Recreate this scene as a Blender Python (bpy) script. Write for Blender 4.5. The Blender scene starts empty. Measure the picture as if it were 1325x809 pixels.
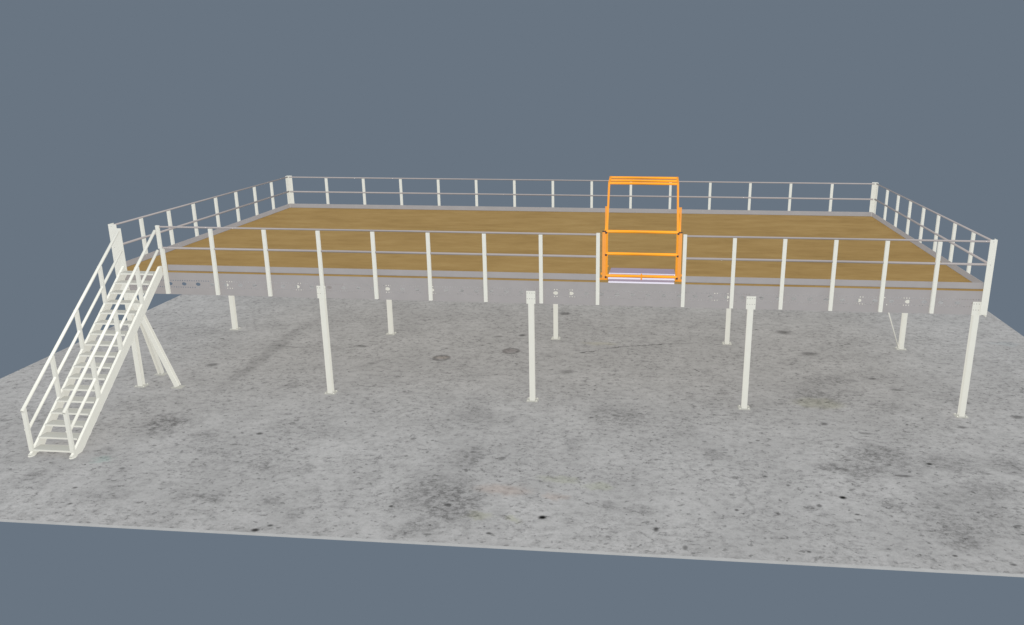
import bpy, bmesh, math, random
from mathutils import Vector, Matrix
random.seed(4)
scene = bpy.context.scene
COL = scene.collection

# ------------------------------------------------------------------ materials
def new_mat(name):
    m = bpy.data.materials.new(name); m.use_nodes = True
    nt = m.node_tree; b = nt.nodes['Principled BSDF']
    return m, nt, b

def paint(name, col, rough=0.5, spec=0.25, metallic=0.0, var=0.05, scale=9.0, bump=0.0):
    """painted / galvanised metal: base colour with a little large and fine mottling"""
    m, nt, b = new_mat(name)
    tc = nt.nodes.new('ShaderNodeTexCoord')
    n = nt.nodes.new('ShaderNodeTexNoise'); n.inputs['Scale'].default_value = scale; n.inputs['Detail'].default_value = 5
    nt.links.new(tc.outputs['Object'], n.inputs['Vector'])
    mr = nt.nodes.new('ShaderNodeMapRange')
    mr.inputs['From Min'].default_value = 0.3; mr.inputs['From Max'].default_value = 0.7
    mr.inputs['To Min'].default_value = 1 - var; mr.inputs['To Max'].default_value = 1 + var
    nt.links.new(n.outputs['Fac'], mr.inputs['Value'])
    mx = nt.nodes.new('ShaderNodeVectorMath'); mx.operation = 'SCALE'
    mx.inputs[0].default_value = col
    nt.links.new(mr.outputs['Result'], mx.inputs['Scale'])
    nt.links.new(mx.outputs['Vector'], b.inputs['Base Color'])
    b.inputs['Roughness'].default_value = rough
    b.inputs['Metallic'].default_value = metallic
    b.inputs['Specular IOR Level'].default_value = spec
    return m

M_WHITE = paint('cream_white_paint', (0.80, 0.80, 0.735), var=0.015)
M_TREAD = paint('cream_tread_paint', (0.53, 0.53, 0.485), var=0.03, scale=30)
M_GALV = paint('galvanised_steel', (0.388, 0.369, 0.370), var=0.03, scale=3, rough=0.55)
M_RAIL = paint('galvanised_rail', (0.325, 0.300, 0.298), var=0.03, scale=3, rough=0.55)
M_DARK = paint('dark_bolt_steel', (0.16, 0.16, 0.165), var=0.05)
M_BOLT = paint('grey_bolt_steel', (0.30, 0.29, 0.28), var=0.05)
M_TOE_SHADE = paint('painted_toe_shade', (0.16, 0.155, 0.17), var=0.05)  # shade line under the toe-boards, painted as dark grey
M_ORANGE = paint('orange_gate_paint', (1.0, 0.375, 0.022), var=0.02)
M_ORANGE2 = paint('light_orange_post_paint', (1.0, 0.40, 0.08), var=0.02)
M_BLACK = paint('black_plastic_cap', (0.035, 0.037, 0.045), var=0.1)
M_LAV = paint('lavender_grey_plate', (0.37, 0.31, 0.40), var=0.03)
M_LAV_LIT = paint('lavender_plate_painted_lit', (0.92, 0.87, 1.0), var=0.01)  # plate's front-facing edges, with the light on them painted into the colour

def deck_material():
    m, nt, b = new_mat('chipboard_deck')
    tc = nt.nodes.new('ShaderNodeTexCoord')
    def noise(sx, sy, scale, detail, rough=0.6):
        mp = nt.nodes.new('ShaderNodeMapping'); mp.inputs['Scale'].default_value = (sx, sy, 1)
        nt.links.new(tc.outputs['Object'], mp.inputs['Vector'])
        n = nt.nodes.new('ShaderNodeTexNoise'); n.inputs['Scale'].default_value = scale * 1.25
        n.inputs['Detail'].default_value = detail + 2; n.inputs['Roughness'].default_value = rough + 0.06
        nt.links.new(mp.outputs['Vector'], n.inputs['Vector']); return n
    a = noise(0.5, 1.3, 1.5, 6); c = noise(1.6, 6.0, 1.8, 8, 0.68); d = noise(0.25, 0.25, 1.0, 3)
    s1 = nt.nodes.new('ShaderNodeMath'); s1.operation = 'MULTIPLY_ADD'; s1.inputs[1].default_value = 0.5
    nt.links.new(c.outputs['Fac'], s1.inputs[0]); nt.links.new(a.outputs['Fac'], s1.inputs[2])
    s2 = nt.nodes.new('ShaderNodeMath'); s2.operation = 'MULTIPLY_ADD'; s2.inputs[1].default_value = 0.4
    nt.links.new(d.outputs['Fac'], s2.inputs[0]); nt.links.new(s1.outputs[0], s2.inputs[2])
    r = nt.nodes.new('ShaderNodeValToRGB')
    mr = nt.nodes.new('ShaderNodeMapRange'); mr.inputs['From Min'].default_value = 0.70; mr.inputs['From Max'].default_value = 1.20
    nt.links.new(s2.outputs[0], mr.inputs['Value']); nt.links.new(mr.outputs['Result'], r.inputs['Fac'])
    e = r.color_ramp.elements
    e[0].position = 0.0; e[0].color = (0.292, 0.184, 0.064, 1)
    e[1].position = 1.0; e[1].color = (0.402, 0.268, 0.105, 1)
    k = e.new(0.5); k.color = (0.352, 0.227, 0.083, 1)
    nt.links.new(r.outputs['Color'], b.inputs['Base Color'])
    b.inputs['Roughness'].default_value = 0.7; b.inputs['Specular IOR Level'].default_value = 0.1
    return m
M_DECK = deck_material()

def concrete_material(x0, x1, y0, y1):
    """concrete for one bay of the slab: the same noises everywhere plus the stains that lie in the bay"""
    m, nt, b = new_mat('stained_concrete')
    def here(q, i=2):
        e = max(q[i:i + 2]) * 1.05 + 0.3
        return x0 - e < q[0] < x1 + e and y0 - e < q[1] < y1 + e
    L = nt.links.new
    tc = nt.nodes.new('ShaderNodeTexCoord')
    def noise(scale, detail, rough=0.6, sx=1, sy=1, off=0.0, dist=0.0):
        mp = nt.nodes.new('ShaderNodeMapping'); mp.inputs['Scale'].default_value = (sx, sy, 1)
        mp.inputs['Location'].default_value = (off, off * 1.7, 0)
        L(tc.outputs['Object'], mp.inputs['Vector'])
        n = nt.nodes.new('ShaderNodeTexNoise'); n.inputs['Scale'].default_value = scale
        n.inputs['Detail'].default_value = detail; n.inputs['Roughness'].default_value = rough
        n.inputs['Distortion'].default_value = dist
        L(mp.outputs['Vector'], n.inputs['Vector']); return n.outputs['Fac']
    def math_(op, a, c=None, d=None):
        n = nt.nodes.new('ShaderNodeMath'); n.operation = op
        for i, v in enumerate((a, c, d)):
            if v is None: continue
            if isinstance(v, (int, float)): n.inputs[i].default_value = v
            else: L(v, n.inputs[i])
        return n.outputs[0]
    def ramp(v, lo, hi, a=0.0, c=1.0, smooth=True):
        n = nt.nodes.new('ShaderNodeMapRange'); n.interpolation_type = 'SMOOTHSTEP' if smooth else 'LINEAR'
        n.inputs['From Min'].default_value = lo; n.inputs['From Max'].default_value = hi
        n.inputs['To Min'].default_value = a; n.inputs['To Max'].default_value = c
        L(v, n.inputs['Value']); return n.outputs['Result']
    def darken(val, mask, amount):                       # val *= 1 - amount*mask
        return math_('MULTIPLY', val, math_('MULTIPLY_ADD', mask, -amount, 1.0))
    cx_ = nt.nodes.new('ShaderNodeCombineXYZ')
    L(math_('MULTIPLY_ADD', noise(2.2, 5, off=40), 0.6, -0.3), cx_.inputs[0]); L(math_('MULTIPLY_ADD', noise(2.2, 5, off=60), 0.6, -0.3), cx_.inputs[1])
    wp = nt.nodes.new('ShaderNodeVectorMath'); wp.operation = 'ADD'
    L(tc.outputs['Object'], wp.inputs[0]); L(cx_.outputs[0], wp.inputs[1])
    def blob(cx, cy, rx, ry, rot=0.0, warped=True, lo=0.35, hi=1.0):
        mp = nt.nodes.new('ShaderNodeMapping'); mp.vector_type = 'TEXTURE'
        mp.inputs['Location'].default_value = (cx, cy, 0); mp.inputs['Rotation'].default_value = (0, 0, rot)
        mp.inputs['Scale'].default_value = (rx, ry, 1)
        L(wp.outputs['Vector'] if warped else tc.outputs['Object'], mp.inputs['Vector'])
        ln = nt.nodes.new('ShaderNodeVectorMath'); ln.operation = 'LENGTH'
        L(mp.outputs['Vector'], ln.inputs[0])
        return ramp(ln.outputs['Value'], lo, hi, 1.0, 0.0), ln.outputs['Value']
    fine = noise(13, 7, 0.76, sx=0.85); flake = noise(5.2, 9, 0.76, sx=0.8, off=3.1); grain = noise(30, 4, 0.8, off=8)
    wide = noise(0.42, 4, 0.55, off=11); spots = noise(3.1, 3, 0.5, off=21, dist=0.4)
    val = ramp(fine, 0.25, 0.75, 0.87, 1.10, False)
    val = math_('MULTIPLY', val, ramp(grain, 0.3, 0.7, 0.90, 1.09, False))
    val = math_('MULTIPLY', val, ramp(flake, 0.37, 0.55, 0.82, 1.04))
    val = math_('MULTIPLY', val, ramp(wide, 0.3, 0.7, 0.94, 1.05))
    val = math_('MULTIPLY', val, ramp(noise(1.1, 5, 0.6, off=17), 0.3, 0.7, 0.93, 1.06))
    patch = ramp(noise(0.75, 4, 0.6, off=29), 0.42, 0.60, 1.0, 0.0)
    val = darken(val, math_('MULTIPLY', ramp(noise(8.5, 9, 0.76, sx=0.8, off=51), 0.36, 0.50, 1.0, 0.0), patch), 0.42)
    val = darken(val, ramp(flake, 0.30, 0.38, 1.0, 0.0), 0.34)
    val = darken(val, ramp(noise(9.0, 3, 0.55, sx=0.8, off=71), 0.335, 0.395, 1.0, 0.0), 0.36)
    val = darken(val, ramp(spots, 0.25, 0.30, 1.0, 0.0), 0.45)
    sp2 = noise(7.5, 2, 0.5, off=33)
    val = darken(val, ramp(sp2, 0.245, 0.30, 1.0, 0.0), 0.5)
    rough_mask = ramp(noise(8.0, 9, 0.78, sx=0.8, off=5), 0.40, 0.56, 1.0, 0.25)
    for (cx, cy, rx, ry, rot, amt) in [q for q in BLOTCHES if here(q)]:
        bl, _ = blob(cx, cy, rx, ry, rot)
        val = darken(val, math_('MULTIPLY', bl, rough_mask), amt)
    for (cx, cy, r1, r2, rot, amt) in [q for q in PITS if here(q)]:
        bl, _ = blob(cx, cy, r1, r2, rot, False, 0.25, 1.05)
        val = darken(val, bl, amt)
    for (cx, cy, r1) in [q for q in RINGS if here(q)]:
        bl, ln = blob(cx, cy, r1, r1 * 1.05, 0, False, 0.75, 1.0)
        core, _ = blob(cx, cy, r1 * .72, r1 * .72, 0, False, 0.4, 1.0)
        val = darken(val, math_('SUBTRACT', bl, math_('MULTIPLY', core, 0.55)), 0.42)
    # hairline crack and long scuffs, warped ellipses much longer than wide
    for (cx, cy, rx, ry, rot, amt) in [q for q in SCUFFS if here(q)]:
        bl, _ = blob(cx, cy, rx, ry, rot, True, 0.3, 1.0)
        val = darken(val, bl, amt)
    col = nt.nodes.new('ShaderNodeVectorMath'); col.operation = 'SCALE'
    col.inputs[0].default_value = FLOOR_COL
    L(val, col.inputs['Scale'])
    out = col.outputs['Vector']
    for (cx, cy, rx, ry, rot, c, amt) in [q for q in TINTS if here(q)]:
        bl, _ = blob(cx, cy, rx, ry, rot)
        mx = nt.nodes.new('ShaderNodeMix'); mx.data_type = 'RGBA'; mx.blend_type = 'MULTIPLY'
        L(math_('MULTIPLY', bl, amt), mx.inputs['Factor']); L(out, mx.inputs['A'])
        mx.inputs['B'].default_value = (*c, 1); out = mx.outputs['Result']
    L(out, b.inputs['Base Color'])
    b.inputs['Roughness'].default_value = 0.85; b.inputs['Specular IOR Level'].default_value = 0.1
    return m
FLOOR_COL = (0.432, 0.427, 0.424)
#FLOORDATA
BLOTCHES = [(2.05, -2.02, 0.562, 0.745, 0.0, 0.45), (1.6, -3.57, 0.239, 0.269, 0.0, 0.36), (0.85, -4.67, 0.244, 0.316, 0.0, 0.36), (1.53, -6.08, 0.154, 0.082, 0.0, 0.42), (-1.68, -2.29, 0.195, 0.131, 0.0, 0.42), (3.17, -2.61, 0.312, 0.248, 0.0, 0.36), (3.78, -3.36, 0.438, 0.181, 0.0, 0.33), (5.16, -3.92, 0.345, 0.253, 0.0, 0.36), (3.67, -4.79, 0.221, 0.191, 0.0, 0.3), (4.77, -5.2, 0.356, 0.216, 0.0, 0.45), (4.34, -5.18, 0.285, 0.181, 0.0, 0.36), (5.94, -5.26, 0.281, 0.284, 0.0, 0.36), (6.58, -5.58, 0.155, 0.305, 0.0, 0.42), (6.05, -3.91, 0.267, 0.378, 0.0, 0.3), (3.88, 0.49, 0.266, 0.338, 0.0, 0.3), (8.74, -1.01, 0.615, 0.799, 0.0, 0.24), (9.16, -3.09, 0.432, 0.683, 0.0, 0.36), (8.92, -4.31, 0.824, 0.631, 0.0, 0.3), (9.31, -5.07, 0.836, 0.787, 0.0, 0.39), (8.9, -5.93, 0.693, 0.383, 0.0, 0.39), (11.11, -5.92, 0.212, 0.126, 0.0, 0.36), (12.26, -5.7, 0.163, 0.16, 0.0, 0.36), (11.49, -5.42, 0.252, 0.134, 0.0, 0.36), (12.65, -4.91, 0.378, 0.249, 0.0, 0.39), (12.1, -4.85, 0.261, 0.252, 0.0, 0.33), (12.03, -0.69, 0.923, 1.163, 0.0, 0.21), (11.22, -2.33, 0.324, 0.588, 0.0, 0.27), (17.33, 2.18, 0.885, 0.52, 0.0, 0.36), (16.81, 0.71, 0.966, 0.716, 0.0, 0.27), (16.35, -2.86, 0.419, 0.313, 0.0, 0.45), (17.53, -2.13, 0.83, 0.628, 0.0, 0.42), (16.92, -2.95, 0.794, 0.486, 0.0, 0.36), (18.92, -2.45, 0.809, 0.694, 0.0, 0.39), (20.0, -2.51, 0.496, 0.594, 0.0, 0.36), (15.78, -4.52, 0.208, 0.22, 0.0, 0.39), (17.23, -4.28, 0.383, 0.262, 0.0, 0.36), (19.21, -3.43, 0.761, 0.536, 0.0, 0.33), (18.02, -5.14, 0.687, 0.601, 0.0, 0.33), (18.04, -5.57, 0.349, 0.314, 0.0, 0.33), (18.38, 0.34, 0.583, 0.498, 0.0, 0.24), (20.05, 1.13, 0.508, 0.466, 0.0, 0.21), (14.14, -2.53, 0.276, 0.282, 0.0, 0.3), (14.55, 1.05, 0.236, 0.34, 0.0, 0.3), (0.68, -0.96, 0.597, 0.597, 0.0, 0.21), (5.77, -6.36, 0.491, 0.245, 0.0, 0.24), (5.94, -2.22, 0.629, 0.509, 0.0, 0.21), (7.33, -4.24, 0.482, 0.361, 0.0, 0.21), (13.48, -1.49, 0.628, 0.477, 0.0, 0.18), (17.44, -2.6, 1.232, 0.99, 0.0, 0.26), (8.96, -4.93, 1.197, 0.955, 0.0, 0.3), (18.41, -4.34, 1.17, 1.286, 0.0, 0.22), (2.14, -2.26, 0.854, 0.877, 0.0, 0.3), (17.07, 1.4, 1.139, 1.175, 0.0, 0.22), (12.11, -0.99, 1.212, 1.127, 0.0, 0.15), (4.8, -3.83, 1.389, 0.989, 0.0, 0.15), (14.99, 0.44, 1.283, 0.984, 0.0, 0.15), (-1.0, 4.45, 1.4, 1.045, 0.0, 0.18), (2.68, -5.31, 0.858, 0.554, 0.0, 0.15)]
PITS = [(2.03, -5.11, 0.072, 0.057, 0.0, 0.6), (2.35, -5.69, 0.063, 0.052, 0.0, 0.5), (4.38, -2.42, 0.101, 0.085, 0.0, 0.65), (6.12, -6.23, 0.106, 0.077, 0.0, 0.88), (6.31, -6.06, 0.073, 0.054, 0.0, 0.7), (1.08, 1.72, 0.228, 0.176, 0.0, 0.5), (2.42, -4.27, 0.076, 0.063, 0.0, 0.45), (8.98, 5.11, 0.149, 0.151, 0.0, 0.6), (8.29, 4.92, 0.206, 0.135, 0.0, 0.4), (10.01, 7.55, 0.276, 0.217, 0.0, 0.5), (4.52, 3.64, 0.309, 0.164, 0.0, 0.4), (10.96, -5.33, 0.101, 0.089, 0.0, 0.99), (8.19, -5.21, 0.062, 0.059, 0.0, 0.75), (10.12, -5.94, 0.066, 0.054, 0.0, 0.7), (12.95, -5.54, 0.059, 0.113, 0.0, 0.65), (9.83, -3.11, 0.109, 0.122, 0.0, 0.45), (10.63, 2.1, 0.303, 0.199, 0.0, 0.3), (16.8, 6.17, 0.326, 0.255, 0.0, 0.5), (17.21, 4.19, 0.322, 0.217, 0.0, 0.45), (18.48, 2.35, 0.138, 0.104, 0.0, 0.45), (18.88, 1.59, 0.247, 0.118, 0.0, 0.4), (16.7, -0.7, 0.103, 0.104, 0.0, 0.55), (17.49, -1.14, 0.217, 0.091, 0.0, 0.4), (17.74, -3.1, 0.224, 0.073, 0.0, 0.55), (18.4, -2.52, 0.077, 0.071, 0.0, 0.85), (16.38, -4.09, 0.092, 0.083, 0.0, 0.97), (15.89, -4.44, 0.069, 0.085, 0.0, 0.6), (16.5, -4.69, 0.068, 0.038, 0.0, 0.7), (14.39, -4.74, 0.056, 0.052, 0.0, 0.7), (15.11, -4.8, 0.054, 0.043, 0.0, 0.6), (17.77, -5.88, 0.062, 0.046, 0.0, 0.7), (18.61, -6.05, 0.074, 0.054, 0.0, 0.6), (21.13, 0.11, 0.193, 0.147, 0.0, 0.5), (19.69, -0.59, 0.136, 0.103, 0.0, 0.45), (13.43, -6.07, 0.063, 0.105, 0.0, 0.55), (15.44, -5.99, 0.051, 0.046, 0.0, 0.65), (14.47, -3.48, 0.119, 0.071, 0.0, 0.45), (15.06, -3.39, 0.074, 0.052, 0.0, 0.5), (15.11, -1.73, 0.066, 0.059, 0.0, 0.5), (5.77, -0.56, 0.091, 0.075, 0.0, 0.35), (7.77, -2.36, 0.083, 0.076, 0.0, 0.4), (9.19, -2.87, 0.08, 0.071, 0.0, 0.4), (5.29, 2.25, 0.146, 0.097, 0.0, 0.35), (15.45, -3.7, 0.058, 0.047, 0.0, 0.5)]
RINGS = [(7.08, 2.86, 0.286), (8.89, 3.63, 0.293)]
SCUFFS = [(2.14, 2.8, 4.37, 0.3, 1.591, 0.17), (11.06, 3.78, 0.39, 0.04, 0.556, 0.62), (11.83, 4.19, 0.69, 0.04, 0.462, 0.62), (12.97, 4.61, 0.82, 0.04, 0.247, 0.62), (14.64, -4.21, 1.54, 0.05, -1.572, 0.18), (2.49, 3.41, 1.27, 0.08, -0.127, 0.2), (-0.43, 4.43, 1.51, 0.1, 0.156, 0.08)]
TINTS = [(1.79, -3.9, 0.25, 0.165, 0.0, (0.8, 0.96, 0.92), 0.7), (10.07, -4.41, 0.694, 0.326, 0.0, (1.0, 0.915, 0.87), 1.0), (11.06, -4.55, 0.341, 0.174, 0.0, (1.0, 0.92, 0.88), 0.9), (11.12, -3.88, 0.534, 0.157, 0.0, (0.95, 0.97, 0.86), 0.8), (11.86, -4.08, 0.394, 0.214, 0.0, (0.93, 0.96, 0.84), 0.8), (9.81, -5.38, 0.327, 0.184, 0.0, (0.97, 0.98, 0.84), 0.8), (10.43, -5.42, 0.271, 0.156, 0.0, (0.97, 0.98, 0.85), 0.8), (16.77, 0.52, 0.802, 0.442, 0.0, (0.97, 0.97, 0.86), 0.9), (11.29, 4.55, 0.715, 0.215, 0.0, (1.0, 0.98, 0.86), 0.7), (7.07, 2.86, 0.318, 0.228, 0.0, (1.0, 0.9, 0.82), 0.7), (8.88, 3.65, 0.326, 0.242, 0.0, (1.0, 0.93, 0.92), 0.6), (23.01, 5.65, 0.668, 0.224, 0.0, (0.9, 0.97, 1.0), 0.5)]
#ENDFLOORDATA
M_FLOOREDGE = paint('pale_concrete_edge', (0.46, 0.46, 0.455), var=0.04, scale=5)

# ------------------------------------------------------------------ mesh helpers
class MB:
    """collects solids into one mesh object, with material slots"""
    def __init__(self): self.bm = bmesh.new(); self.mats = []
    def slot(self, m):
        if m not in self.mats: self.mats.append(m)
        return self.mats.index(m)
    def poly(self, pts, faces, m, smooth=False):
        vs = [self.bm.verts.new(p) for p in pts]; k = self.slot(m)
        for f in faces:
            fc = self.bm.faces.new([vs[i] for i in f]); fc.material_index = k; fc.smooth = smooth
    def box(self, x0, x1, y0, y1, z0, z1, m):
        p = [(x, y, z) for z in (z0, z1) for y in (y0, y1) for x in (x0, x1)]
        self.poly(p, [(0, 2, 3, 1), (4, 5, 7, 6), (0, 1, 5, 4), (2, 6, 7, 3), (0, 4, 6, 2), (1, 3, 7, 5)], m); return self
    def bar(self, a, b, w, d, m, up=(0, 0, 1)):
        """rectangular bar a->b, width w (across), depth d (along the other normal)"""
        a, b = Vector(a), Vector(b); t = (b - a).normalized(); s = t.cross(Vector(up))
        if s.length < 1e-4: s = t.cross(Vector((0, 1, 0)))
        s.normalize(); n = s.cross(t); p = []
        for q in (a, b):
            for i, j in ((-1, -1), (1, -1), (1, 1), (-1, 1)): p.append(q + s * w / 2 * i + n * d / 2 * j)
        self.poly(p, [(3, 2, 1, 0), (4, 5, 6, 7), (0, 1, 5, 4), (1, 2, 6, 5), (2, 3, 7, 6), (3, 0, 4, 7)], m); return self
    def tube(self, pts, r, m, n=14):
        pts = [Vector(p) for p in pts]; k = self.slot(m); rings = []
        for i, p in enumerate(pts):
            t = ((pts[min(i + 1, len(pts) - 1)] - p).normalized() + (p - pts[max(i - 1, 0)]).normalized()).normalized()
            s = t.cross(Vector((0, 0, 1)))
            if s.length < 1e-3: s = t.cross(Vector((0, 1, 0)))
            s.normalize(); q = s.cross(t)
            rings.append([self.bm.verts.new(p + (s * math.cos(2 * math.pi * j / n) + q * math.sin(2 * math.pi * j / n)) * r) for j in range(n)])
        for A, B in zip(rings, rings[1:]):
            for j in range(n):
                f = self.bm.faces.new((A[j], A[(j + 1) % n], B[(j + 1) % n], B[j])); f.smooth = True; f.material_index = k
        for rg in (rings[0][::-1], rings[-1]):
            f = self.bm.faces.new(rg); f.material_index = k
        return self
    def prism(self, prof, axis, a0, a1, m):
        """prof: 2-D polygon; axis 'x' takes (y,z), 'y' takes (x,z), 'z' takes (x,y)"""
        def P(u, v, a): return {'x': (a, u, v), 'y': (u, a, v), 'z': (u, v, a)}[axis]
        n = len(prof); p = [P(u, v, a0) for u, v in prof] + [P(u, v, a1) for u, v in prof]
        self.poly(p, [tuple(range(n))[::-1], tuple(range(n, 2 * n))] + [(i, (i + 1) % n, n + (i + 1) % n, n + i) for i in range(n)], m); return self
    def build(self, name, parent=None, origin=(0, 0, 0), label=None, bevel=0.0):
        bmesh.ops.recalc_face_normals(self.bm, faces=self.bm.faces)
        o_ = Vector(origin)
        bmesh.ops.translate(self.bm, verts=self.bm.verts, vec=-o_)
        me = bpy.data.meshes.new(name); self.bm.to_mesh(me); self.bm.free()
        for m in self.mats: me.materials.append(m)
        o = bpy.data.objects.new(name, me); COL.objects.link(o)
        o.location = o_
        if parent is not None:
            o.parent = parent
            w = Vector((0, 0, 0)); q = parent
            while q is not None: w += q.location; q = q.parent
            o.location = o_ - w
        if bevel:
            bv = o.modifiers.new('Bevel', 'BEVEL'); bv.width = bevel; bv.segments = 1; bv.limit_method = 'ANGLE'
        if label: o['label'] = label
        return o

def thing(name, loc, label, cat, group=None):
    o = bpy.data.objects.new(name, None); COL.objects.link(o); o.location = loc
    o.empty_display_size = 0.3
    o['label'] = label; o['category'] = cat
    if group: o['group'] = group
    return o

def dup(src, name, parent, delta):
    """copy of a part together with its sub-parts, moved by delta"""
    c = src.copy(); c.name = name; COL.objects.link(c); c.parent = parent
    c.location = src.location + Vector(delta)
    for ch in list(src.children):
        d = ch.copy(); COL.objects.link(d); d.parent = c
    return c

# ------------------------------------------------------------------ main dimensions (metres)
W, D, H = 20.0, 9.75, 2.99          # deck: x 0..W, y 0..D, top at H
BB, BT = 2.415, 2.953               # perimeter beam bottom and top
COLX = [0.116, 5.024, 10.015, 15.005, 19.88]
COLY = [0.054, 4.885, 9.70]

# ------------------------------------------------------------------ floor
fl = MB()
FX0, FX1, FY0, FY1, FT = -3.8, 23.85, -6.31, 13.7, 0.055
XS = [FX0 + (FX1 - FX0) * i / 6 for i in range(7)]; YS = [FY0, -4.4, -2.6, 0.2, 4.5, FY1]
for xa, xb in zip(XS, XS[1:]):
    for ya, yb in zip(YS, YS[1:]):
        fl.poly([(xa, ya, 0), (xb, ya, 0), (xb, yb, 0), (xa, yb, 0)], [(0, 1, 2, 3)], concrete_material(xa, xb, ya, yb))
fl.poly([(FX0, FY0, 0), (FX1, FY0, 0), (FX1, FY1, 0), (FX0, FY1, 0), (FX0, FY0, -FT), (FX1, FY0, -FT), (FX1, FY1, -FT), (FX0, FY1, -FT)],
        [(0, 4, 5, 1), (1, 5, 6, 2), (2, 6, 7, 3), (3, 7, 4, 0), (7, 6, 5, 4)], M_FLOOREDGE)
bmesh.ops.remove_doubles(fl.bm, verts=fl.bm.verts, dist=0.0005)
floor = fl.build('floor'); floor['kind'] = 'structure'

# ------------------------------------------------------------------ mezzanine platform
plat = thing('mezzanine_platform', (10, 4.875, 0), 'raised mezzanine platform with brown timber deck and grey steel beams on slim white columns', 'mezzanine')
MB().box(0.0, W, 0.018, D - 0.018, BT + 0.001, H, M_DECK).build('deck_panel', plat)

def hole_beam(length, phase, pitch=0.3515):
    """C-section edge beam running along +x, web in the xz plane at y=0, flanges towards +y, oval holes and bolt-hole rows punched through"""
    cu = bpy.data.curves.new('web', 'CURVE'); cu.dimensions = '2D'; cu.fill_mode = 'BOTH'; cu.extrude = 0.003
    def spl(pts):
        s = cu.splines.new('POLY'); s.points.add(len(pts) - 1); s.use_cyclic_u = True
        for q, (u, v) in zip(s.points, pts): q.co = (u, v, 0, 1)
    spl([(0, BB), (length, BB), (length, BT), (0, BT)])
    zc = 2.676
    for ph in phase:                      # one run of 14 holes per bay
        for q in range(14):
            x = ph + q * pitch
            if x > length - 0.10: continue
            spl([(x + 0.060 * math.cos(t * math.pi / 8), zc + 0.041 * math.sin(t * math.pi / 8)) for t in range(16)])
            for k in range(6):
                xs = x + (k - 2.5) * pitch / 6
                for dz in (-0.081, 0.081):
                    spl([(xs + 0.012 * a, zc + dz + 0.012 * c) for a, c in ((-1, -1), (1, -1), (1, 1), (-1, 1))])
    tmp = bpy.data.objects.new('web', cu); COL.objects.link(tmp)
    dg = bpy.context.evaluated_depsgraph_get()
    me = bpy.data.meshes.new_from_object(tmp.evaluated_get(dg))
    bm = bmesh.new(); bm.from_mesh(me); bpy.data.objects.remove(tmp); bpy.data.meshes.remove(me)
    for v in bm.verts: v.co = Vector((v.co.x, v.co.z, v.co.y))
    b = MB(); b.bm.free(); b.bm = bm; b.slot(M_GALV)
    for f in bm.faces: f.material_index = 0; f.smooth = False
    b.box(0, length, 0.0031, 0.075, BB, BB + 0.006, M_GALV)
    b.box(0, length, 0.0031, 0.075, BT - 0.006, BT, M_GALV)
    return b
PH = (0.223, 5.225, 10.24, 15.238)
def place_beam(length, phase, mat4):
    b = hole_beam(length, phase); b.bm.transform(mat4); return b.build('edge_beam', plat)
place_beam(W, PH, Matrix.Translation((0, 0.024, 0)))
place_beam(W, PH, Matrix.Translation((W, D - 0.024, 0)) @ Matrix.Rotation(math.pi, 4, 'Z'))
place_beam(D - 0.06, (0.22, 5.05), Matrix.Translation((0.024, D - 0.03, 0)) @ Matrix.Rotation(-math.pi / 2, 4, 'Z'))
place_beam(D - 0.06, (0.22, 5.05), Matrix.Translation((W - 0.024, 0.03, 0)) @ Matrix.Rotation(math.pi / 2, 4, 'Z'))
for cx in COLX[1:-1]:
    b = MB()
    for (u0, u1, v0, v1) in ((-0.004, 0.004, 2.44, BT - 0.01), (-0.05, 0.05, 2.43, 2.44), (-0.05, 0.05, BT - 0.01, BT - 0.002)):
        b.box(cx + u0, cx + u1, 0.11, D - 0.11, v0, v1, M_GALV)
    b.build('cross_beam', plat)

def column(cx, cy, front):
    b = MB(); h = 0.062; t = 0.012
    b.box(cx - h, cx + h, cy - h, cy - h + t, 0.012, BB - 0.002, M_WHITE)
    b.box(cx - h, cx + h, cy + h - t, cy + h, 0.012, BB - 0.002, M_WHITE)
    b.box(cx - 0.006, cx + 0.006, cy - h + t, cy + h - t, 0.012, BB - 0.002, M_WHITE)
    c = b.build('column', plat, (cx, cy, 0))
    p = MB(); p.box(cx - 0.135, cx + 0.135, cy - 0.12, cy + 0.12, 0.0005, 0.0115, M_TREAD)
    for sx in (-1, 1):
        for sy in (-1, 1): p.tube([(cx + sx * 0.1, cy + sy * 0.085, 0.011), (cx + sx * 0.1, cy + sy * 0.085, 0.03)], 0.012, M_WHITE, 6)
    p.build('base_plate', c, (cx, cy, 0))
    return c
def cap(c, cx, y, sgn=-1, half=0.105):
    k = MB(); y1 = y + sgn * 0.016
    k.box(cx - half, cx + half, min(y, y1), max(y, y1), BB - 0.005, 2.712, M_WHITE)
    for z in (2.665, 2.53):
        for i in range(4):
            x = cx + (i - 1.5) * half * 0.52
            k.box(x - 0.007, x + 0.007, min(y1, y1 + sgn * 0.006), max(y1, y1 + sgn * 0.006), z - 0.007, z + 0.007, M_BOLT)
    k.build('cap_plate', c, (cx, y, 2.56))
for j, cy in enumerate(COLY):
    for i, cx in enumerate(COLX):
        c = column(cx, cy, j == 0)
        if j == 0: cap(c, cx, 0.0205)
        if j == 2: cap(c, cx, D - 0.0205, 1)
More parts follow.
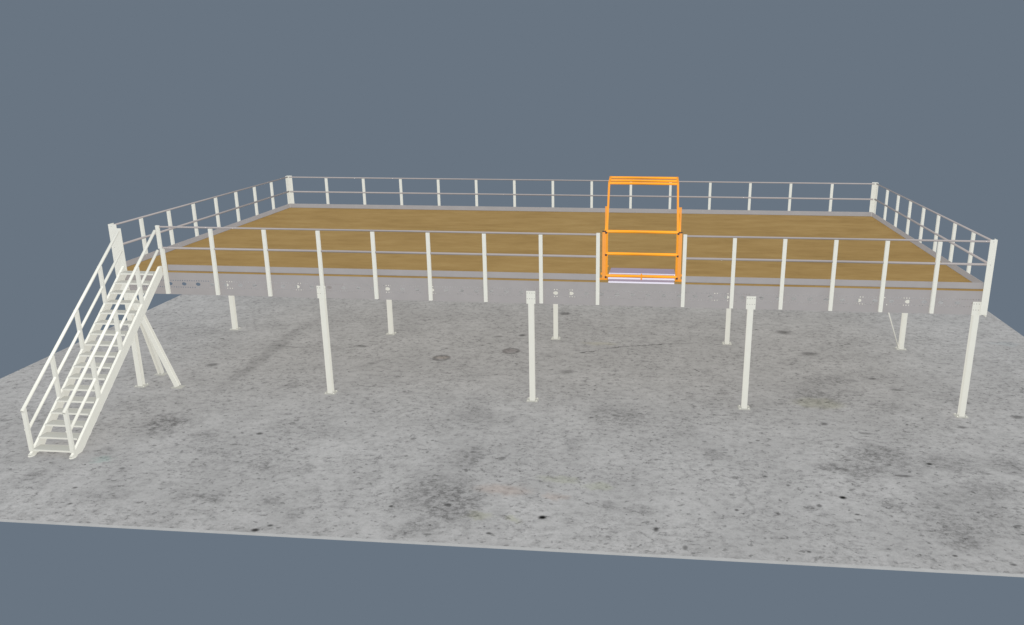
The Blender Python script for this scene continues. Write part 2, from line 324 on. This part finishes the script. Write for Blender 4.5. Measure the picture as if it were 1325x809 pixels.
def raker(top, foot, up):
    b = MB(); top = Vector(top); foot = Vector(foot); t = (foot - top).normalized()
    side = t.cross(Vector(up)).normalized(); n = side.cross(t)
    for (o, w, d) in ((n * 0.05, 0.115, 0.012), (n * -0.05, 0.115, 0.012), (n * 0, 0.010, 0.088)):
        b.bar(top + o, foot + o, w, d, M_WHITE, up)
    br = b.build('raking_brace', plat, tuple(foot))
    p = MB().box(foot.x - 0.14, foot.x + 0.14, foot.y - 0.10, foot.y + 0.10, 0.0005, 0.0115, M_TREAD)
    p.build('base_plate', br, tuple(foot))
raker((0.20, 0.054, 2.40), (1.075, 0.054, 0.03), (0, 1, 0))
raker((0.116, 0.20, 2.40), (0.125, 0.895, 0.03), (1, 0, 0))
MB().tube([(19.80, 4.885, 0.06), (18.92, 4.885, 2.47)], 0.016, M_WHITE, 8).build('tie_rod', plat, (19.8, 4.885, 0.06), 'thin white diagonal tie rod')

# ------------------------------------------------------------------ guard railings
RT, RM = H + 1.064, H + 0.560       # rail centres
PB = 2.437                          # foot of the posts, just above the beam's lower edge
def put(b, name, parent, origin, label=None): return b.build(name, parent, origin, label)
def run_post(kind, x, y, ztop, parent, nx=0, ny=-1, w=0.079, half=None):
    """post clamped to the outer face of the edge beam; (nx,ny) points outwards"""
    b = MB(); a, c = -0.045, 0.0185
    if ny: ys = sorted((y - ny * c, y - ny * a)); b.box(x - w / 2, x + w / 2, ys[0], ys[1], PB, ztop, M_WHITE)
    else: xs = sorted((x - nx * c, x - nx * a)); b.box(xs[0], xs[1], y - w / 2, y + w / 2, PB, ztop, M_WHITE)
    for z in (2.52, 2.86):
        if ny: b.tube([(x, y + ny * 0.044, z), (x, y + ny * 0.052, z)], 0.012, M_WHITE, 6)
        else: b.tube([(x + nx * 0.044, y, z), (x + nx * 0.052, y, z)], 0.012, M_WHITE, 6)
    return b.build(kind, parent, (x, y, PB))
TI = H + 1.043
def rails(parent, a, b_, inward):
    ax, ay = a; bx, by = b_; ix, iy = inward
    MB().tube([(ax, ay, RT), (bx, by, RT)], 0.022, M_RAIL).build('top_rail', parent, (ax, ay, RT))
    MB().tube([(ax + ix * 0.004, ay + iy * 0.004, RM), (bx + ix * 0.004, by + iy * 0.004, RM)], 0.027, M_RAIL).build('mid_rail', parent, (ax, ay, RM))
def toe(parent, x0, x1, y0, y1):
    b = MB(); b.box(x0, x1, y0, y1, H + 0.008, H + 0.146, M_GALV)
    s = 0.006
    b.box(x0 + s, x1 - s, y0 + s, y1 - s, H + 0.0006, H + 0.0077, M_TOE_SHADE)  # thin dark strip standing in for the contact shade below the board
    b.build('toe_board', parent, ((x0 + x1) / 2, (y0 + y1) / 2, H))
G = 'guard railings round the deck edge'
def corner(parent, x, y, sx, sy, wide=0.145):
    """L-shaped corner post; sx, sy point outwards"""
    b = MB(); t = 0.012; o = 0.046
    xo, yo = x + sx * o, y + sy * o
    xs = sorted((xo, xo - sx * wide)); ys = sorted((yo, yo - sy * t)); b.box(xs[0], xs[1], ys[0], ys[1], PB, H + 1.11, M_WHITE)
    xs = sorted((xo, xo - sx * t)); ys = sorted((yo - sy * t * 1.02, yo - sy * wide)); b.box(xs[0], xs[1], ys[0], ys[1], PB - 0.05, H + 1.11, M_WHITE)
    for z in (RT, RM):
        b.tube([(x - sx * 0.03, yo - sy * 0.001, z), (x - sx * 0.03, yo + sy * 0.004, z)], 0.009, M_GALV, 6)
    return b.build('corner_post', parent, (x, y, PB))

# front, from the stair head to the gate
r = thing('guard_railing', (6.4, 0, H), 'long white-posted guard railing on the front deck edge between stairs and orange gate', 'railing', G)
b = MB().box(1.198 - 0.052, 1.198 + 0.03, -0.05, 0.0, H + 0.55, H + 1.10, M_WHITE).box(1.198 - 0.02, 1.198 + 0.065, -0.045, 0.0185, PB, H + 0.549, M_WHITE)
b.build('end_post', r, (1.198, 0, PB))
for x in (2.474, 3.775, 5.073, 6.37, 7.666, 8.967, 10.26): run_post('post', x, 0, TI, r)
run_post('end_post', 11.556, 0, H + 1.10, r)
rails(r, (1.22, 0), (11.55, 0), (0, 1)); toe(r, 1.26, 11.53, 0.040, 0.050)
# front, from the gate to the right corner
r = thing('guard_railing', (16.7, 0, H), 'shorter white-posted guard railing on the front deck edge, right of the orange gate', 'railing', G)
run_post('end_post', 13.484, 0, H + 1.10, r)
for x in (14.569, 15.654, 16.743, 17.823, 18.915): run_post('post', x, 0, TI, r)
corner(r, 20.03, 0.0, 1, -1)
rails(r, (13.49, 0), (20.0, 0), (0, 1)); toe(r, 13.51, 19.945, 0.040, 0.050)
# left side
r = thing('guard_railing', (0, 4.9, H), 'grey and white guard railing along the left deck edge, behind the top of the stairs', 'railing', G)
for k in range(1, 8): run_post('post', -0.0, 1.223 * k, TI, r, -1, 0)
corner(r, 0.02, 0.0, -1, -1, 0.20); corner(r, 0.06, D, -1, 1, 0.165)
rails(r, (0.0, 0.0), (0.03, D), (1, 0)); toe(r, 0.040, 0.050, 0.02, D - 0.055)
# right side
r = thing('guard_railing', (W, 4.9, H), 'grey and white guard railing along the right deck edge', 'railing', G)
for k in range(1, 8): run_post('post', 20.02, 1.212 * k - 0.02, TI, r, 1, 0)
corner(r, 20.0, D, 1, 1, 0.165)
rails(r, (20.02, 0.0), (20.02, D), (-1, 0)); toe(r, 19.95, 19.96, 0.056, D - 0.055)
# back
r = thing('guard_railing', (10, D, H), 'longest grey and white guard railing, along the back edge of the timber deck', 'railing', G)
for x in (1.42, 2.75, 4.073, 5.40, 6.725, 8.047, 9.37, 10.693, 12.013, 13.336, 14.652, 15.966, 17.281, 18.61): run_post('post', x, D, TI, r, 0, 1)
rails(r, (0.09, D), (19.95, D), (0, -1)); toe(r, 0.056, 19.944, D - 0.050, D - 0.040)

# ------------------------------------------------------------------ staircase
st = thing('staircase', (0.69, -3.9, 0), 'steep white metal staircase with open treads and handrails rising to the deck corner', 'staircase')
SX = {-1: 0.230, 1: 1.128}
for s in (-1, 1):
    cx = SX[s]
    prof = [(-3.66, 0.012), (-3.96, 0.012), (-3.975, 0.05), (-3.93, 0.062), (-0.10, 3.115), (-0.02, 3.115), (-0.02, 2.90)]
    b = MB().prism(prof, 'x', cx - 0.027, cx + 0.027, M_WHITE)
    f = b.build('stringer', st, (cx, -3.9, 0))
    MB().prism([(cx + 0.062 * math.cos(a), -3.90 + 0.10 * math.sin(a)) for a in [i * math.pi / 4 for i in range(8)]], 'z', 0.0005, 0.0118, M_WHITE).build('foot_plate', f, (cx, -3.9, 0))
    for k, y in enumerate((-3.885, -2.87, -1.917, -0.93)):
        z0 = 3.185 + 0.8 * y - 0.14; z1 = 1.02 + 0.769 * (y + 3.89)
        p = MB().box(cx - 0.04, cx + 0.04, y - 0.028, y + 0.028, max(z0, 0.10), z1, M_WHITE)
        if k == 0: p.box(cx - 0.052, cx + 0.045, y - 0.033, y - 0.0285, 0.555, 0.585, M_WHITE)
        p.build('handrail_post', st, (cx, y, z0))
    if s < 0:
        MB().box(0.160, 0.290, -0.075, -0.060, 2.975, 4.012, M_WHITE).build('handrail_post', st, (0.22, -0.07, 2.97))
    yt = -0.08 if s < 0 else -0.055
    def zr(y): return 1.02 + 0.769 * (y + 3.89)
    MB().tube([(cx, -3.94, zr(-3.94)), (cx, yt, zr(yt))], 0.033, M_WHITE).build('handrail', st, (cx, -3.9, 1.02))
    def zm(y): return 0.59 + 0.77 * (y + 3.83)
    MB().tube([(cx, -3.86, zm(-3.86)), (cx, yt, zm(yt))], 0.030, M_WHITE).build('mid_rail', st, (cx, -3.9, 0.5))
x0, x1 = SX[-1] + 0.0275, SX[1] - 0.0275
tr = MB()
tr.box(x0, x1, 0, 0.245, -0.008, 0.0, M_TREAD)
tr.box(x0, x1, -0.004, 0.004, -0.034, 0.001, M_WHITE); tr.box(x0, x1, 0.2455, 0.250, -0.046, 0.0005, M_WHITE)
for xa in (x0 - 0.053, x1 + 0.001):       # bolted end cheeks inside the stringers, showing a little below them
    tr.prism([(0.02, -0.10), (0.03, -0.252), (0.10, -0.250), (0.17, -0.19), (0.235, -0.10)], 'x', xa, xa + 0.052, M_WHITE)
t0 = tr.build('tread', st)
Y0, Z0 = -3.90, 0.135
t0.location = Vector((0, Y0, Z0)) - st.location
for i in range(1, 17): dup(t0, 'tread', st, (0, 0.2237 * i, 0.1785 * i))
# the lowest cheek would dip under the floor: give the first tread its own mesh without cheeks
b = MB(); b.box(x0, x1, Y0, Y0 + 0.245, Z0 - 0.008, Z0, M_TREAD); b.box(x0, x1, Y0 - 0.004, Y0 + 0.004, Z0 - 0.034, Z0 + 0.001, M_WHITE); b.box(x0, x1, Y0 + 0.2455, Y0 + 0.25, Z0 - 0.046, Z0 + 0.0005, M_WHITE)
b.bm.transform(Matrix.Translation((0, -Y0, -Z0)))
bmesh.ops.recalc_face_normals(b.bm, faces=b.bm.faces)
me = bpy.data.meshes.new('tread'); b.bm.to_mesh(me); b.bm.free()
for m in b.mats: me.materials.append(m)
t0.data = me

# ------------------------------------------------------------------ pallet safety gate
g = thing('safety_gate', (12.53, 0.7, H), 'orange up and over pallet safety gate standing in the opening of the front railing', 'safety gate')
XM = 12.532
def side(s):
    def X(a): return XM + s * a
    def bx(b, xa, xb, *r): u = sorted((X(xa), X(xb))); b.box(u[0], u[1], *r)
    b = MB(); bx(b, 0.815, 0.893, 0.185, 0.245, H + 0.013, H + 1.09, M_ORANGE2)
    p = b.build('front_post', g, (X(.85), .21, H))
    b = MB(); bx(b, 0.765, 0.968, 0.10, 0.27, H + 0.001, H + 0.0125, M_ORANGE); b.build('base_plate', p, (X(.85), .21, H))
    b = MB(); bx(b, 0.811, 0.897, 0.181, 0.249, H + 1.0905, H + 1.105, M_BLACK); b.build('end_cap', p, (X(.85), .21, H + 1.1))
    b = MB(); bx(b, 0.832, 0.908, 1.47, 1.53, H + 0.013, H + 1.465, M_ORANGE2)
    p = b.build('rear_post', g, (X(.85), 1.5, H))
    b = MB(); bx(b, 0.815, 0.905, 1.41, 1.59, H + 0.001, H + 0.0125, M_ORANGE); b.build('base_plate', p, (X(.85), 1.5, H))
    b = MB(); bx(b, 0.835, 0.872, 0.246, 1.469, H + 1.00, H + 1.05, M_ORANGE); b.build('side_rail', g, (X(.85), .9, H + 1))
    b = MB(); bx(b, 0.835, 0.872, 0.246, 1.469, H + 0.09, H + 0.13, M_ORANGE); b.build('side_rail', g, (X(.85), .9, H + .1))
    b = MB(); b.tube([(X(0.85), 1.36, H + 1.33), (X(0.85), 0.26, H + 0.85)], 0.018, M_ORANGE, 8); b.build('gas_strut', g, (X(.85), 1, H + 1))
    b = MB(); bx(b, 0.895, 0.925, 0.19, 0.24, H + 0.10, H + 0.14, M_ORANGE); b.build('latch', g, (X(.9), .21, H + .1))
for s in (-1, 1): side(s)
fr = bpy.data.objects.new('swing_frame', None)
def stile(s):
    xa = XM + s * 0.790
    b = MB(); w, d = 0.044, 0.044
    xb = XM + s * 0.762
    pts = [(xa, 0.21, H + 0.05), (xa, 0.21, H + 1.12), (xb, 0.34, H + 2.165), (xb - s * 0.002, 0.96, H + 2.225)]
    for a, c in zip(pts, pts[1:]):
        a, c = Vector(a), Vector(c); t = (c - a).normalized() * 0.012
        b.bar(a - t, c + t, w, d, M_ORANGE, (1, 0, 0))
    b.build('stile', g, (xa, .21, H))
for s in (-1, 1): stile(s)
for z in (H + 0.079, H + 0.594, H + 1.104):
    o = MB().tube([(XM - 0.80, 0.205, z), (XM + 0.80, 0.205, z)], 0.033, M_ORANGE).build('cross_bar', g, (XM, .2, z))
    for s in (-1, 1):
        xc = XM + s * 0.806; MB().box(xc - 0.022, xc + 0.022, 0.150, 0.184, z - 0.045, z - 0.008, M_BLACK).build('end_fitting', o, (xc, .17, z))
for y, z in ((0.345, 2.165), (0.645, 2.19), (0.945, 2.22)):
    MB().tube([(XM - 0.745, y, H + z), (XM + 0.745, y, H + z)], 0.028, M_ORANGE).build('cross_bar', g, (XM, y, H + z))
MB().box(XM - 0.012, XM + 0.022, 0.160, 0.182, H + 0.004, H + 0.145, M_ORANGE).build('floor_bolt', g, (XM, .17, H))
bpy.data.objects.remove(fr)

# steel threshold laid in the gate opening
t = thing('threshold_plate', (12.53, 0.5, H), 'lavender grey steel threshold plate with ribs painted as if brightly lit on the deck under the orange gate', 'plate')
b = MB()
b.box(11.80, 13.275, -0.002, 0.170, H + 0.0008, H + 0.012, M_LAV)
b.box(11.80, 13.285, 0.1785, 0.645, H + 0.0008, H + 0.020, M_LAV)
b.prism([(11.775, 0.6605), (13.315, 0.6605), (13.30, 1.20), (11.80, 1.20)], 'z', H + 0.0008, H + 0.036, M_LAV)
b.build('plate', t, (12.53, .5, H))
MB().box(11.795, 13.28, -0.010, -0.003, BT + 0.004, H + 0.002, M_LAV_LIT).build('front_nosing', t, (12.53, 0, H), 'lavender front lip with bright light painted into its colour')
MB().box(11.78, 13.29, 0.1705, 0.178, H + 0.0008, H + 0.050, M_LAV_LIT).build('rib', t, (12.53, .11, H))
MB().box(11.775, 13.31, 0.6455, 0.66, H + 0.0008, H + 0.040, M_LAV_LIT).build('rib', t, (12.53, .64, H))

# ------------------------------------------------------------------ camera
f_px, CX, CY, CZ = 1066.1593, 12.72544504, -18.14343917, 7.4732119
yaw, pitch, roll = -0.09873193, -0.28761515, -0.0006012
w = Vector((math.sin(yaw) * math.cos(pitch), math.cos(yaw) * math.cos(pitch), math.sin(pitch)))
rt = Vector((math.cos(yaw), -math.sin(yaw), 0)); up = rt.cross(w)
r2 = math.cos(roll) * rt + math.sin(roll) * up; u2 = -math.sin(roll) * rt + math.cos(roll) * up
cam = bpy.data.cameras.new('camera'); co = bpy.data.objects.new('camera', cam); COL.objects.link(co)
mw = Matrix.Identity(4)
for i in range(3): mw[i][0] = r2[i]; mw[i][1] = u2[i]; mw[i][2] = -w[i]; mw[i][3] = (CX, CY, CZ)[i]
co.matrix_world = mw
cam.sensor_width = 36; cam.lens = f_px * 36 / 1325
cam.shift_x = -75.39915 / 1325; cam.shift_y = 7.9146 / 1325
cam.clip_start = 0.1; cam.clip_end = 500
scene.camera = co
scene.cycles.diffuse_bounces = 0      # the picture is flat lit: no colour bleeds from surface to surface

# ------------------------------------------------------------------ light
wd = bpy.data.worlds.new('World'); scene.world = wd; wd.use_nodes = True
bg = wd.node_tree.nodes['Background']; bg.inputs['Color'].default_value = BG = (0.1413, 0.1779, 0.2232, 1); bg.inputs['Strength'].default_value = 1.0
def sun(name, direction, energy, col=(1, 1, 1)):
    l = bpy.data.lights.new(name, 'SUN'); l.energy = energy; l.angle = math.radians(10); l.color = col; l.use_shadow = False
    o = bpy.data.objects.new(name, l); COL.objects.link(o); o.location = (10, -10, 20)
    o.rotation_euler = Vector(direction).to_track_quat('-Z', 'Y').to_euler()
sun('key_light', (-0.10, 0.96, -0.28), 2.15, (1, 0.975, 0.93))
sun('top_light', (0.0, 0.05, -1.0), 1.80, (1, 0.975, 0.93))
sun('left_light', (0.97, 0.10, -0.02), 2.2, (1, 0.975, 0.93))
sun('right_light', (-0.97, 0.10, -0.02), 2.2, (1, 0.975, 0.93))
vs = scene.view_settings
scene.display_settings.display_device = 'sRGB'
vs.view_transform = 'Standard'; vs.look = 'None'; vs.exposure = 0; vs.gamma = 1; vs.use_curve_mapping = False
